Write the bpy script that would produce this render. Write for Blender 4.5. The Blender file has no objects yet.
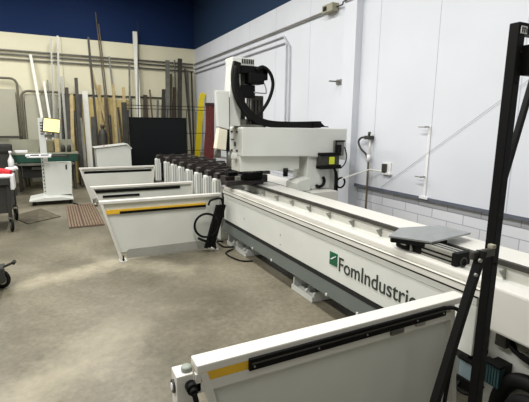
import bpy, bmesh, math, random
from mathutils import Vector, Matrix
random.seed(4)
C = bpy.context.scene.collection
scene = bpy.context.scene
# ------------------------------------------------------------------ camera
cam_d = bpy.data.cameras.new('camera'); cam = bpy.data.objects.new('camera', cam_d); C.objects.link(cam)
cam_d.sensor_width = 36; cam_d.lens = 412/529*36; cam_d.clip_start = .02
pitch, roll, yaw = math.radians(10.5), math.radians(-.577), math.radians(27)
cp, sp, cr, sr = math.cos(pitch), math.sin(pitch), math.cos(roll), math.sin(roll)
r0 = Vector((1,0,0)); d0 = Vector((0,-sp,-cp)); f0 = Vector((0,cp,-sp))
R_ = cr*r0+sr*d0; D_ = -sr*r0+cr*d0
Zr = Matrix.Rotation(-yaw, 3, 'Z')
R_, D_, F_ = Zr@R_, Zr@D_, Zr@f0
m = Matrix((R_, -D_, -F_)).transposed().to_4x4(); m.translation = (0,0,1.6)
cam.matrix_world = m
scene.camera = cam
# ------------------------------------------------------------------ world, lights, exposure
w = bpy.data.worlds.new('world'); scene.world = w; w.use_nodes = True
w.node_tree.nodes['Background'].inputs[0].default_value = (.9,.95,1,1); w.node_tree.nodes['Background'].inputs[1].default_value = .15
def area(loc, sx, sy, power, col):
    l = bpy.data.lights.new('hall_light', 'AREA'); l.shape = 'RECTANGLE'; l.size = sx; l.size_y = sy; l.energy = power; l.color = col
    o = bpy.data.objects.new('hall_light', l); C.objects.link(o); o.location = loc; return o
for (x, y, pw) in ((.8,-1.6,20), (.8,2.3,140), (.8,5.7,95), (.8,9.1,95), (-2.2,-1.6,45), (-2.2,2.3,150), (-2.2,5.7,125), (-2.2,9.1,125)):
    area((x, y, 4.95), .35, 2.4, pw, (1,.985,.95))
scene.view_settings.view_transform = 'Standard'; scene.view_settings.look = 'None'; scene.view_settings.gamma = 1
scene.view_settings.use_curve_mapping = False
scene.view_settings.exposure = .35
# ------------------------------------------------------------------ materials
MATS = {}
def s2l(c):
    return tuple(((v/255)/12.92 if v/255 <= .04045 else (((v/255)+.055)/1.055)**2.4) for v in c)+(1,)
def mat(name, col, rough=.5, metal=0, noise=.0, nscale=6, emit=0, bump=0, spec=.5):
    if name in MATS: return MATS[name]
    m = bpy.data.materials.new(name); m.use_nodes = True; MATS[name] = m
    nt = m.node_tree; b = nt.nodes['Principled BSDF']
    c = s2l(col); b.inputs['Base Color'].default_value = c
    b.inputs['Roughness'].default_value = rough; b.inputs['Metallic'].default_value = metal
    b.inputs['Specular IOR Level'].default_value = spec
    tc = nt.nodes.new('ShaderNodeTexCoord'); n = nt.nodes.new('ShaderNodeTexNoise')
    n.inputs['Scale'].default_value = nscale; n.inputs['Detail'].default_value = 5
    nt.links.new(tc.outputs['Object'], n.inputs['Vector'])
    if noise:
        r = nt.nodes.new('ShaderNodeValToRGB')
        r.color_ramp.elements[0].position = .3; r.color_ramp.elements[1].position = .7
        r.color_ramp.elements[0].color = tuple(v*(1-noise) for v in c[:3])+(1,)
        r.color_ramp.elements[1].color = tuple(min(1, v*(1+noise*.6)) for v in c[:3])+(1,)
        nt.links.new(n.outputs['Fac'], r.inputs['Fac']); nt.links.new(r.outputs['Color'], b.inputs['Base Color'])
    if bump:
        bp = nt.nodes.new('ShaderNodeBump'); bp.inputs['Strength'].default_value = bump; bp.inputs['Distance'].default_value = .01
        nt.links.new(n.outputs['Fac'], bp.inputs['Height']); nt.links.new(bp.outputs['Normal'], b.inputs['Normal'])
    if emit:
        b.inputs['Emission Color'].default_value = c; b.inputs['Emission Strength'].default_value = emit
    return m
paint = mat('machine_paint', (207,209,203), .42, noise=.05, nscale=3)
paint_w = mat('machine_white', (208,206,198), .4, noise=.04, nscale=4)
paint_g = mat('panel_grey', (204,206,198), .45, noise=.05, nscale=3)
plinth_m = mat('plinth_grey', (100,107,103), .5, noise=.08, nscale=5)
black = mat('black_steel', (11,11,11), .55, noise=.2, nscale=20, spec=.15)
blackr = mat('black_rubber', (12,13,12), .7, noise=.2, nscale=30, spec=.2)
black_m = mat('recess_shade', (12,12,12), .8, noise=.1)  # black standing in for the shade inside gaps and holes
darkred = mat('clamp_iron', (36,27,26), .5, noise=.4, nscale=12)
alu = mat('aluminium', (150,150,142), .4, .4, noise=.1, nscale=15)
steel = mat('raw_steel', (120,120,112), .45, .6, noise=.25, nscale=8)
steel_d = mat('dark_bar', (62,60,54), .55, .3, noise=.3, nscale=8)
rust = mat('rusty_bar', (94,84,68), .8, noise=.35, nscale=12)
brown = mat('brown_bar', (78,68,56), .8, noise=.35, nscale=12)
wood = mat('wood_strip', (176,158,112), .7, noise=.2, nscale=9)
ply = mat('plywood', (196,176,116), .75, noise=.15, nscale=4)
tubew = mat('white_tube', (226,226,216), .4, noise=.05)
galv = mat('grey_conduit', (128,126,120), .5, .3, noise=.15, nscale=5)
yellow = mat('safety_yellow', (214,170,40), .5, noise=.08)
yellow2 = mat('bright_yellow', (222,200,30), .5, noise=.06)
ygreen = mat('label_yellow', (205,214,50), .5, noise=.05)
red = mat('red_brown', (104,42,38), .7, noise=.3, nscale=14)
redc = mat('red_cloth', (190,24,34), .7, noise=.15, nscale=14)
whitep = mat('white_plastic', (226,226,226), .45, noise=.04)
green_d = mat('dark_green', (16,66,52), .5, noise=.15, nscale=6)
tankg = mat('bench_grey', (140,140,122), .6, noise=.15, nscale=3)
darkv = mat('dark_cupboard', (44,44,40), .8, noise=.2)
beige = mat('beige_box', (150,146,126), .7, noise=.1)
screen_b = mat('screen_black', (9,12,14), .45, noise=.15, nscale=2, spec=.2)
lit = mat('monitor_lit', (252,226,140), .5, emit=.75)
logo_g = mat('logo_green', (16,88,58), .4, noise=.06)
ink = mat('letter_ink', (42,50,44), .5, noise=.05)
platem = mat('plate_metal', (150,154,152), .3, .55, noise=.12, nscale=14)
lightgrey = mat('light_grey_sheet', (168,166,148), .6, noise=.06, nscale=2)
bluegrey = mat('valve_blue', (128,146,152), .5, noise=.05)
teal = mat('terminal_teal', (40,66,68), .5, noise=.1)
capg = mat('grey_cap', (134,140,130), .5, noise=.1)

def pos_nodes(nt):
    g = nt.nodes.new('ShaderNodeNewGeometry'); s = nt.nodes.new('ShaderNodeSeparateXYZ'); nt.links.new(g.outputs['Position'], s.inputs[0]); return g, s
def wall_mat(name, low, high, split):
    m = bpy.data.materials.new(name); m.use_nodes = True; nt = m.node_tree; b = nt.nodes['Principled BSDF']; b.inputs['Roughness'].default_value = .7; b.inputs['Specular IOR Level'].default_value = .12
    g, s = pos_nodes(nt)
    n = nt.nodes.new('ShaderNodeTexNoise'); n.inputs['Scale'].default_value = 1.1; n.inputs['Detail'].default_value = 6; nt.links.new(g.outputs['Position'], n.inputs['Vector'])
    gt = nt.nodes.new('ShaderNodeMath'); gt.operation = 'GREATER_THAN'; gt.inputs[1].default_value = split; nt.links.new(s.outputs['Z'], gt.inputs[0])
    mix = nt.nodes.new('ShaderNodeMix'); mix.data_type = 'RGBA'; nt.links.new(gt.outputs[0], mix.inputs['Factor'])
    mix.inputs['A'].default_value = s2l(low); mix.inputs['B'].default_value = s2l(high)
    mr = nt.nodes.new('ShaderNodeMapRange'); mr.inputs['To Min'].default_value = .9; mr.inputs['To Max'].default_value = 1.06; nt.links.new(n.outputs['Fac'], mr.inputs['Value'])
    mu = nt.nodes.new('ShaderNodeVectorMath'); mu.operation = 'SCALE'; nt.links.new(mix.outputs['Result'], mu.inputs[0]); nt.links.new(mr.outputs[0], mu.inputs['Scale'])
    nt.links.new(mu.outputs[0], b.inputs['Base Color']); return m
wall_back_m = wall_mat('cream_and_blue_paint', (222,217,190), (22,42,80), 3.70)
wall_right_m = wall_mat('white_and_blue_paint', (212,215,221), (36,54,80), 3.69)
wall_side_m = wall_mat('plain_paint', (205,205,200), (44,58,90), 3.7)
ceil_m = mat('ceiling_paint', (60,66,80), .8, noise=.1)
# floor concrete
fm = bpy.data.materials.new('worn_concrete'); fm.use_nodes = True; nt = fm.node_tree; b = nt.nodes['Principled BSDF']
g, s = pos_nodes(nt)
def noise(scale, detail=6, rough=.6, dist=0):
    n = nt.nodes.new('ShaderNodeTexNoise'); n.inputs['Scale'].default_value = scale; n.inputs['Detail'].default_value = detail; n.inputs['Roughness'].default_value = rough; n.inputs['Distortion'].default_value = dist
    nt.links.new(g.outputs['Position'], n.inputs['Vector']); return n
def ramp(n, stops):
    r = nt.nodes.new('ShaderNodeValToRGB'); e = r.color_ramp.elements
    e[0].position, e[0].color = stops[0][0], s2l(stops[0][1]); e[1].position, e[1].color = stops[-1][0], s2l(stops[-1][1])
    for p, c in stops[1:-1]: k = e.new(p); k.color = s2l(c)
    nt.links.new(n.outputs['Fac'], r.inputs['Fac']); return r
ra = ramp(noise(.8, 7, .62, .6), ((.32,(88,84,69)), (.5,(116,110,93)), (.66,(138,131,112))))
rb = ramp(noise(2.6, 8, .65, 1.2), ((.52,(0,0,0)), (.68,(120,120,120))))
rc = ramp(noise(22, 4, .7), ((.35,(215,215,215)), (.7,(255,255,255))))
mx = nt.nodes.new('ShaderNodeMix'); mx.data_type = 'RGBA'; mx.blend_type = 'MIX'; nt.links.new(rb.outputs[0], mx.inputs['Factor']); nt.links.new(ra.outputs[0], mx.inputs['A']); mx.inputs['B'].default_value = s2l((168,162,142))
my = nt.nodes.new('ShaderNodeMix'); my.data_type = 'RGBA'; my.blend_type = 'MULTIPLY'; my.inputs['Factor'].default_value = 1; nt.links.new(mx.outputs['Result'], my.inputs['A']); nt.links.new(rc.outputs[0], my.inputs['B'])
def streak(prev, x0, y0, x1, y1, half, amount, col):
    # pale worn track in the concrete between two floor points
    L_ = math.hypot(x1-x0, y1-y0); ux, uy = (x1-x0)/L_, (y1-y0)/L_
    def M(op, a, b_=None, c=None):
        n = nt.nodes.new('ShaderNodeMath'); n.operation = op
        for i, v in enumerate((a, b_, c)):
            if v is None: continue
            if isinstance(v, (int, float)): n.inputs[i].default_value = v
            else: nt.links.new(v, n.inputs[i])
        return n.outputs[0]
    X, Y = s.outputs['X'], s.outputs['Y']
    dx = M('SUBTRACT', X, (x0+x1)/2); dy = M('SUBTRACT', Y, (y0+y1)/2)
    al = M('ADD', M('MULTIPLY', dx, ux), M('MULTIPLY', dy, uy)); ac = M('ADD', M('MULTIPLY', dx, -uy), M('MULTIPLY', dy, ux))
    nz = noise(2.2, 6, .7, .5); wob = M('MULTIPLY', M('SUBTRACT', nz.outputs['Fac'], .5), 1.2*half*2)
    d = M('ADD', M('POWER', M('DIVIDE', M('ADD', ac, wob), half), 2.0), M('POWER', M('DIVIDE', M('ABSOLUTE', al), L_/2), 4.0))
    f = M('MULTIPLY', M('SUBTRACT', 1.0, M('MINIMUM', d, 1.0)), amount)
    f = M('MULTIPLY', f, M('MULTIPLY', noise(9, 5, .7).outputs['Fac'], 1.7))
    mz = nt.nodes.new('ShaderNodeMix'); mz.data_type = 'RGBA'; nt.links.new(f, mz.inputs['Factor']); nt.links.new(prev, mz.inputs['A']); mz.inputs['B'].default_value = s2l(col)
    return mz.outputs['Result']
col = streak(my.outputs['Result'], -.55, 4.45, .95, 5.0, .22, .5, (182,174,150))
col = streak(col, -.9, 5.6, .15, 6.6, .55, .5, (92,88,72))
col = streak(col, .3, 5.3, 1.3, 4.1, .25, .5, (176,168,146))
col = streak(col, .2, 3.0, 1.6, 4.0, .5, .45, (96,92,78))
col = streak(col, -.6, 2.2, .6, 3.4, .35, .4, (172,164,142))
nt.links.new(col, b.inputs['Base Color'])
b.inputs['Roughness'].default_value = .42; b.inputs['Specular IOR Level'].default_value = .35
# painted block base
bm_ = bpy.data.materials.new('painted_block'); bm_.use_nodes = True; nt = bm_.node_tree; b = nt.nodes['Principled BSDF']; b.inputs['Roughness'].default_value = .6
g, s = pos_nodes(nt); cx = nt.nodes.new('ShaderNodeCombineXYZ'); nt.links.new(s.outputs['Y'], cx.inputs['X']); nt.links.new(s.outputs['Z'], cx.inputs['Y'])
br = nt.nodes.new('ShaderNodeTexBrick'); br.inputs['Scale'].default_value = 1; br.inputs['Brick Width'].default_value = .41; br.inputs['Row Height'].default_value = .112; br.inputs['Mortar Size'].default_value = .005
br.inputs['Color1'].default_value = s2l((218,219,224)); br.inputs['Color2'].default_value = s2l((206,208,212)); br.inputs['Mortar'].default_value = s2l((160,164,176))
nt.links.new(cx.outputs[0], br.inputs['Vector']); nt.links.new(br.outputs['Color'], b.inputs['Base Color'])
# ------------------------------------------------------------------ builders
class MB:
    def __init__(s): s.bm = bmesh.new()
    def box(s, x0, x1, y0, y1, z0, z1, bev=0, rot=None, piv=None):
        t = bmesh.new(); bmesh.ops.create_cube(t, size=1)
        for v in t.verts: v.co = Vector(((x0+x1)/2+v.co.x*(x1-x0), (y0+y1)/2+v.co.y*(y1-y0), (z0+z1)/2+v.co.z*(z1-z0)))
        if bev: bmesh.ops.bevel(t, geom=list(t.edges), offset=min(bev, .45*min(abs(x1-x0), abs(y1-y0), abs(z1-z0))), segments=2, affect='EDGES', profile=.6)
        if rot is not None: bmesh.ops.rotate(t, verts=t.verts, cent=Vector(piv or ((x0+x1)/2,(y0+y1)/2,(z0+z1)/2)), matrix=rot)
        s._add(t); return s
    def _add(s, t):
        me = bpy.data.meshes.new('t'); t.to_mesh(me); t.free(); s.bm.from_mesh(me); bpy.data.meshes.remove(me)
    def prism(s, pts, axis, a, b, bev=0):   # pts 2D in the other two axes (cyclic order)
        def mk(p, v): return {'X': (v, p[0], p[1]), 'Y': (p[0], v, p[1]), 'Z': (p[0], p[1], v)}[axis]
        t = bmesh.new(); A = [t.verts.new(mk(p, a)) for p in pts]; B = [t.verts.new(mk(p, b)) for p in pts]
        n = len(pts); t.faces.new(A); t.faces.new(B[::-1])
        for i in range(n): t.faces.new((A[i], B[i], B[(i+1)%n], A[(i+1)%n]))
        bmesh.ops.recalc_face_normals(t, faces=t.faces)
        if bev: bmesh.ops.bevel(t, geom=list(t.edges), offset=bev, segments=2, affect='EDGES', profile=.6)
        s._add(t); return s
    def tube(s, pts, r, seg=10, smooth_path=0, sq=None, up=(0,0,1)):
        P = [Vector(p) for p in pts]
        if smooth_path:
            Q = []
            for i in range(len(P)-1):
                p0, p1, p2, p3 = P[max(i-1,0)], P[i], P[i+1], P[min(i+2,len(P)-1)]
                for k in range(smooth_path):
                    t = k/smooth_path
                    Q.append(.5*((2*p1)+(p2-p0)*t+(2*p0-5*p1+4*p2-p3)*t*t+(3*p1-p0-3*p2+p3)*t**3))
            Q.append(P[-1]); P = Q
        t = bmesh.new(); rings = []; prev = None
        for i, p in enumerate(P):
            d = (P[min(i+1,len(P)-1)]-P[max(i-1,0)]).normalized()
            u = Vector(up) if prev is None else prev
            if abs(u.dot(d)) > .97: u = Vector((0,1,0)) if abs(d.y) < .9 else Vector((1,0,0))
            u = (u-d*u.dot(d)).normalized(); v = d.cross(u); prev = u
            if sq: offs = [(sq[0],sq[1]),(-sq[0],sq[1]),(-sq[0],-sq[1]),(sq[0],-sq[1])]
            else: offs = [(r*math.cos(2*math.pi*k/seg), r*math.sin(2*math.pi*k/seg)) for k in range(seg)]
            rings.append([t.verts.new(p+u*a+v*b_) for a, b_ in offs])
        for i in range(len(rings)-1):
            n = len(rings[i])
            for k in range(n):
                f = t.faces.new((rings[i][k], rings[i][(k+1)%n], rings[i+1][(k+1)%n], rings[i+1][k])); f.smooth = not sq
        t.faces.new(rings[0][::-1]); t.faces.new(rings[-1]); bmesh.ops.recalc_face_normals(t, faces=t.faces)
        s._add(t); return s
    def cyl(s, a, b, r, seg=16): return s.tube((a, b), r, seg)
    def torus(s, c, ax, R, r, n=28, arc=1):
        c = Vector(c); ax = Vector(ax).normalized(); u = ax.orthogonal().normalized(); v = ax.cross(u)
        return s.tube([c+u*R*math.cos(2*math.pi*arc*k/n)+v*R*math.sin(2*math.pi*arc*k/n) for k in range(n+1)], r, 8)
    def lathe(s, c, prof, seg=20):
        t = bmesh.new(); rings = [[t.verts.new((c[0]+r*math.cos(2*math.pi*k/seg), c[1]+r*math.sin(2*math.pi*k/seg), c[2]+z)) for k in range(seg)] for r, z in prof]
        for i in range(len(rings)-1):
            for k in range(seg):
                f = t.faces.new((rings[i][k], rings[i][(k+1)%seg], rings[i+1][(k+1)%seg], rings[i+1][k])); f.smooth = True
        t.faces.new(rings[0][::-1]); t.faces.new(rings[-1]); bmesh.ops.recalc_face_normals(t, faces=t.faces); s._add(t); return s
    def build(s, name, m, parent=None):
        me = bpy.data.meshes.new(name); s.bm.to_mesh(me); s.bm.free(); me.materials.append(m)
        o = bpy.data.objects.new(name, me); C.objects.link(o)
        if parent:
            o.parent = parent
            o.matrix_parent_inverse = Matrix.Translation(-Vector(world_loc(parent)))
        return o
def world_loc(o):
    v = Vector((0,0,0))
    while o is not None and o.type == 'EMPTY': v += o.location; o = o.parent
    return v
def tag(o, label=None, cat=None, group=None, kind=None):
    for k, v in (('label', label), ('category', cat), ('group', group), ('kind', kind)):
        if v: o[k] = v
    return o
def thing(name, label, cat, loc, group=None):
    o = bpy.data.objects.new(name, None); o.empty_display_size = .1; C.objects.link(o); o.location = loc
    return tag(o, label, cat, group)
def struct(name, mb, m): return tag(mb.build(name, m), kind='structure')
def copy_thing(r, off):
    n = r.copy(); C.objects.link(n); n.location = Vector(r.location)+Vector(off)
    for ch in list(r.children):
        c = ch.copy(); C.objects.link(c); c.parent = n; c.matrix_parent_inverse = ch.matrix_parent_inverse.copy()
        for gch in ch.children:
            d = gch.copy(); C.objects.link(d); d.parent = c; d.matrix_parent_inverse = gch.matrix_parent_inverse.copy()
    return n
# ------------------------------------------------------------------ setting
XR, YB, TOP = 3.8, 12.0, 5.2
struct('floor', MB().box(-6,4.1,-4,12.2,-.1,0), fm)
struct('ceiling', MB().box(-6,4.1,-4,12.2,TOP,TOP+.1), ceil_m)
struct('wall_back', MB().box(-6,4.1,YB,YB+.15,0,TOP), wall_back_m)
struct('wall_right', MB().box(XR,XR+.15,-4,YB,.79,TOP), wall_right_m)
struct('wall_right_base', MB().box(XR+.05,XR+.15,-4,YB,0,.79), bm_)
struct('wall_left', MB().box(-6.15,-6,-4,12.2,0,TOP), wall_side_m)
struct('wall_front', MB().box(-6,4.1,-4.15,-4,0,TOP), wall_side_m)
struct('trim_1', MB().box(XR-.11,XR+.15,4.62,4.88,0,TOP,.004), wall_right_m)      # pilaster
sm = mat('wall_seam', (186,190,200), .7, noise=.05)  # slightly darker tone for the wall panel seams
struct('trim_2', MB().box(XR-.012,XR,-4,4.62,.755,.79), mat('base_edge_shade', (92,96,108), .7, noise=.1))  # dark strip painting the shadow below the overhanging upper wall
for i, y in enumerate((2.38,3.34,4.27,5.9,7.05,8.2,9.4,10.6)):
    struct('trim_%d'%(i+3), MB().box(XR-.003,XR,y,y+.006,.79,3.69), sm)
for i, x in enumerate((-1.4,.35,2.1)):
    struct('trim_%d'%(i+11), MB().box(x,x+.012,YB-.004,YB,0,3.7), mat('cream_seam', (160,158,136), .7, noise=.05))
lamp = None
for k, (x, y) in enumerate([(a, b_) for a in (.8,-2.2) for b_ in (-1.6,2.3,5.7,9.1)]):
    t = MB().box(x-.2,x+.2,y-1.3,y+1.3,5.0,5.16,.01).build('ceiling_light', whitep)
    tag(t, 'long white ceiling light fixture high above the hall floor', 'ceiling light', 'hall ceiling lights')
# ------------------------------------------------------------------ the long machine bed
bed = thing('machine_bed', 'long cream and white machining centre bed with green square logo and grey plinth', 'machine', (2.2,3,0))
Y0, Y1 = 1.32, 5.0
MB().box(1.95,2.25,Y0,Y1,.365,.66,.004).build('front_panel', paint, bed)
pm = MB()
pm.prism([(1.945,.664),(1.945,.708),(1.953,.712),(2.25,.712),(2.25,.664)], 'Y', Y0, Y1)
pm.build('trim_strip', paint, bed)
MB().box(1.943,2.0,Y0,Y1,.704,.713).build('painted_shadow_line', black_m, bed)  # raised black strip painted as the shadow line below the rail
MB().box(1.953,2.2,Y0+.02,Y1-.02,.322,.366).build('lower_gap_shade', black_m, bed)  # black fill painting the shade between panel and plinth
r_ = MB(); r_.box(1.93,2.03,.2,Y1,.718,.765,.004); r_.box(1.945,2.02,.2,Y1,.765,.812,.012); r_.build('front_rail', paint_w, bed)
MB().box(1.928,2.0,.2,Y1,.755,.760).build('rail_groove', steel_d, bed)  # groove drawn as a raised strip, its shade put into the dark colour
MB().box(2.02,2.27,.2,Y1,.66,.735).build('bed_channel', paint_g, bed)
f = MB(); f.prism([(2.27,.70),(2.27,.825),(2.245,.83),(2.245,.845),(2.30,.845),(2.50,.852),(2.53,.845),(2.53,.70)], 'Y', .2, 5.05); far = f.build('far_rail', paint_w, bed)
MB().box(2.243,2.272,.2,5.05,.818,.847).build('rail_slot', steel_d, bed)
for k in range(11):
    y = 1.04+.34*k
    MB().prism([(2.275,.735),(2.275,.795),(2.215,.795),(2.22,.785),(2.262,.735)], 'Y', y, y+.010).build('gusset', mat('gusset_grey', (146,147,140), .5, noise=.06), bed)
MB().box(2.0,2.5,Y0+.1,5.04,.21,.70,.0).build('bed_core', paint_g, bed)
# plinth channel
p_ = MB(); p_.box(1.955,1.99,Y0+.02,5.05,.205,.320,.003); p_.box(1.955,2.3,Y0+.02,5.05,.19,.21,.003); p_.build('plinth', plinth_m, bed)
for y in (2.26,2.66,3.65,4.12):
    MB().box(1.948,1.958,y,y+.02,.188,.212,.002).build('bracket', paint, bed)
def bedfoot(y, y2):
    q = MB()
    q.box(2.0,2.30,y,y2,.0,.025,.006); q.box(2.0,2.02,y,y2,.02,.055,.006); q.box(2.02,2.30,y,y+.02,.02,.09,.005); q.box(2.02,2.30,y2-.02,y2,.02,.13,.005)
    q.prism([(2.02,.02),(2.30,.02),(2.30,.16),(2.18,.16)], 'Y', (y+y2)/2-.01, (y+y2)/2+.012)
    fo = q.build('leveling_foot', paint, bed)
    MB().cyl((2.16,y+.13,.02),(2.16,y+.13,.20),.018,10).cyl((2.16,y+.13,.03),(2.16,y+.13,.05),.032,6).build('bolt', steel, fo)
for a, b_ in ((1.55,1.9),(2.95,3.32),(4.42,4.75),(4.85,5.04)): bedfoot(a, b_)
# letters
def text_mesh(s, size, bold=.0):
    cu = bpy.data.curves.new('t', 'FONT'); cu.body = s; cu.size = size; cu.extrude = .002; cu.offset = bold
    o = bpy.data.objects.new('t', cu); C.objects.link(o); bpy.context.view_layer.update()
    me = bpy.data.meshes.new_from_object(o.evaluated_get(bpy.context.evaluated_depsgraph_get())); bpy.data.objects.remove(o); return me
def place_text(s, name, origin, width, height, m, parent, frame, bold=0):
    """frame: 3x3 columns (right, up, out)"""
    me = text_mesh(s, 1, bold)
    xs = [v.co.x for v in me.vertices]; ys = [v.co.y for v in me.vertices]
    sx = width/(max(xs)-min(xs)); sy = height/(max(ys)-min(ys)); mx_, my_ = min(xs), min(ys)
    F = Matrix(frame).transposed()
    for v in me.vertices: v.co = Vector(origin)+F@Vector(((v.co.x-mx_)*sx, (v.co.y-my_)*sy, v.co.z))
    me.materials.append(m); o = bpy.data.objects.new(name, me); C.objects.link(o); o.parent = parent
    o.matrix_parent_inverse = Matrix.Translation(-world_loc(parent)); return o
LF = ((0,-1,0),(0,0,1),(-1,0,0))
lg = MB().box(1.945,1.951,2.535,2.635,.485,.592).build('logo_square', logo_g, bed)
MB().prism([(2.622,.53),(2.605,.53),(2.548,.567),(2.548,.574),(2.60,.545)], 'X', 1.942, 1.9455).build('logo_swoosh', whitep, lg)
place_text('FomIndustrie', 'lettering', (1.947,2.510,.462), .795, .114, ink, bed, LF, .0)
for y, z in ((3.47,.52),(3.47,.42),(4.35,.5)):
    MB().cyl((1.951,y,z),(1.946,y,z),.006,8).build('screw', steel, bed)
# near end of the bed: overhanging housing and recess
h = MB(); h.box(2.0,2.5,.2,1.30,.575,.70,.004).box(1.922,2.04,.2,1.235,.575,.813,.012); h.build('end_housing', paint_w, bed)
MB().box(2.06,2.5,.2,1.30,.02,.575,.004).build('recessed_panel', paint_g, bed)
MB().box(2.02,2.06,1.185,1.245,.46,.575,.004).build('bracket_box', steel_d, bed)
MB().box(2.02,2.06,1.06,1.16,.49,.55,.01).cyl((1.99,1.09,.52),(2.06,1.09,.52),.02,14).build('connector', steel, bed)
MB().tube([(2.03,1.18,.56),(2.0,1.15,.51),(2.0,1.11,.48),(2.02,1.04,.45),(2.03,.95,.43)],.012,8,6).tube([(2.03,1.16,.54),(2.01,1.12,.49),(2.02,1.0,.46)],.008,8,6).build('cable', blackr, bed)
MB().tube([(2.02,1.20,.02),(2.01,1.18,.20),(2.0,1.13,.31),(1.99,1.05,.36),(1.98,.9,.36),(1.98,.7,.30)],.04,10,6).tube([(2.0,1.13,.02),(1.97,1.10,.18),(1.95,1.03,.28),(1.94,.85,.30),(1.95,.7,.25)],.035,10,6).build('cable_bundle', blackr, bed)
vb = MB().box(1.935,1.965,1.285,1.375,.23,.325,.004).build('valve_box', bluegrey, bed)
MB().box(1.93,1.97,1.275,1.385,.328,.345,.003).build('valve_lid', black, vb)
MB().box(1.93,1.97,1.275,1.385,.16,.228,.006).build('valve_base', black, vb)
tb = MB()
for k in range(6): tb.box(1.945,1.99,1.155+.015*k,1.166+.015*k,.27,.385,.002)
tb.build('terminal_block', teal, bed); MB().box(1.94,1.995,1.15,1.25,.380,.395,.004).box(1.975,2.06,1.16,1.24,.27,.38).build('terminal_frame', black, bed)
MB().tube([(1.94,1.36,.20),(1.91,1.36,.17),(1.91,1.31,.16),(1.92,1.26,.19),(1.93,1.22,.25)],.008,8,5).build('cable', blackr, bed)
# plate and linear drive lying on the bed
dr = thing('drive_unit', 'grey metal plate bolted on a black and aluminium drive unit on top of the bed', 'drive unit', (2.1,1.7,.735))
MB().prism([(1.88,1.925),(2.11,2.055),(2.42,1.985),(2.44,1.75),(2.02,1.705)], 'Z', .893, .905, .002).build('top_plate', platem, dr)
MB().box(2.05,2.235,1.76,1.98,.737,.893,.01).box(1.97,2.08,1.84,1.95,.815,.893,.01).box(1.99,2.06,1.755,1.82,.815,.893,.006).prism([(1.88,1.90),(1.90,1.93),(2.03,1.74),(2.01,1.71)], 'Z', .868, .893).build('carriage', black, dr)
MB().prism([(1.965,.845),(1.965,.885),(1.99,.845)], 'Y', 1.86, 1.90).build('wedge', paint_w, dr)
MB().prism([(1.985,.815),(1.985,.855),(2.01,.815)], 'Y', 1.83, 1.84).build('wedge', paint_w, dr)
q = MB(); q.box(1.995,2.095,1.53,1.80,.815,.888,.004); q.build('rail_profile', alu, dr)
q = MB()
for z in (.828,.855): q.box(1.992,2.05,1.53,1.80,z,z+.010)
for x in (2.02,2.058): q.box(x,x+.008,1.53,1.80,.887,.890)
q.build('rail_slot', black, dr)
MB().box(1.985,2.105,1.495,1.53,.814,.892,.006).build('end_cap', black, dr)
MB().torus((2.045,1.493,.836),(0,1,0),.026,.005).build('bearing_ring', steel_d, dr)
MB().box(2.045,2.09,1.55,1.60,.737,.815,.004).box(2.12,2.23,1.62,1.78,.737,.80,.01).build('rail_support', platem, dr)
# ------------------------------------------------------------------ gantry
G = thing('gantry', 'white gantry arm with tall tool mast reaching over the machine bed', 'gantry', (2.9,4.5,0))
MB().prism([(1.90,1.24),(1.90,1.555),(1.915,1.57),(3.36,1.56),(3.37,1.55),(3.37,1.16),(2.78,1.22)], 'Y', 4.30, 4.72, .01).build('arm', paint, G)
MB().prism([(1.90,1.06),(1.895,1.238),(2.70,1.225),(2.70,1.06)], 'Y', 4.36, 4.62, .008).build('lower_beam', paint_g, G)
MB().prism([(2.80,.80),(2.80,1.24),(3.15,1.24),(3.15,.80)], 'Y', 4.33, 4.68, .006).build('column', paint, G)
MB().box(3.15,3.30,4.34,4.60,.02,1.16,.01).build('side_column', paint_g, G)
MB().prism([(2.60,.80),(2.60,.90),(2.66,.93),(2.80,.96),(2.80,.80)], 'Y', 4.25, 4.5, .006).build('slide_foot', paint_g, G)
MB().torus((2.98,4.31,.90),(0,1,0),.07,.02,20,.5).build('cable_guide', black, G)
ab = MB()
for z in (1.285,1.505):
    for y in (4.42,4.58): ab.box(1.892,1.905,y,y+.05,z,z+.022,.003)
ab.box(1.892,1.905,4.53,4.62,1.42,1.432); ab.box(1.892,1.905,4.48,4.53,1.35,1.40,.006); ab.build('bolt', steel_d, G)
MB().box(1.93,2.20,4.36,4.62,1.57,1.60,.006).box(1.93,2.0,4.40,4.6,1.60,1.66,.006).build('mounting_foot', steel, G)
MB().box(2.06,2.24,4.38,4.5,1.565,1.60,.01).build('cover', black, G)
# mast
mast = MB().prism([(1.80,1.58),(1.80,1.9),(1.835,2.30),(1.935,2.30),(1.935,1.58)], 'Y', 4.42, 4.60, .006).build('mast', paint, G)
MB().box(1.83,2.10,4.40,4.62,2.25,2.335,.008).build('mast_cap', paint, G)
v = MB()
for k in range(7): v.box(1.94+.022*k,1.952+.022*k,4.393,4.402,2.27,2.32)
v.build('vent', black, G)
MB().box(1.935,2.0,4.44,4.62,1.60,2.22).box(2.07,2.10,4.46,4.56,1.60,2.2).build('guide_rail', steel_d, G)
MB().cyl((2.035,4.44,1.58),(2.035,4.44,2.2),.014,10).cyl((2.06,4.42,1.58),(2.06,4.42,2.1),.008,10).build('rod', alu, G)
MB().box(1.87,2.24,4.36,4.56,2.16,2.245,.01).box(2.0,2.20,4.34,4.50,2.05,2.17,.02).box(1.93,2.10,4.38,4.5,1.90,2.04,.01).box(2.18,2.25,4.36,4.42,2.10,2.22,.01).build('drive_motor', black, G)
MB().tube([(2.20,4.38,2.08),(2.23,4.38,2.03),(2.24,4.38,1.97),(2.22,4.38,1.955),(2.08,4.38,1.96)],.007,8,4).build('pipe', alu, G)
MB().box(2.08,2.235,4.44,4.47,1.60,1.93,.004).build('backing_panel', steel_d, G)
v = MB()
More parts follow.
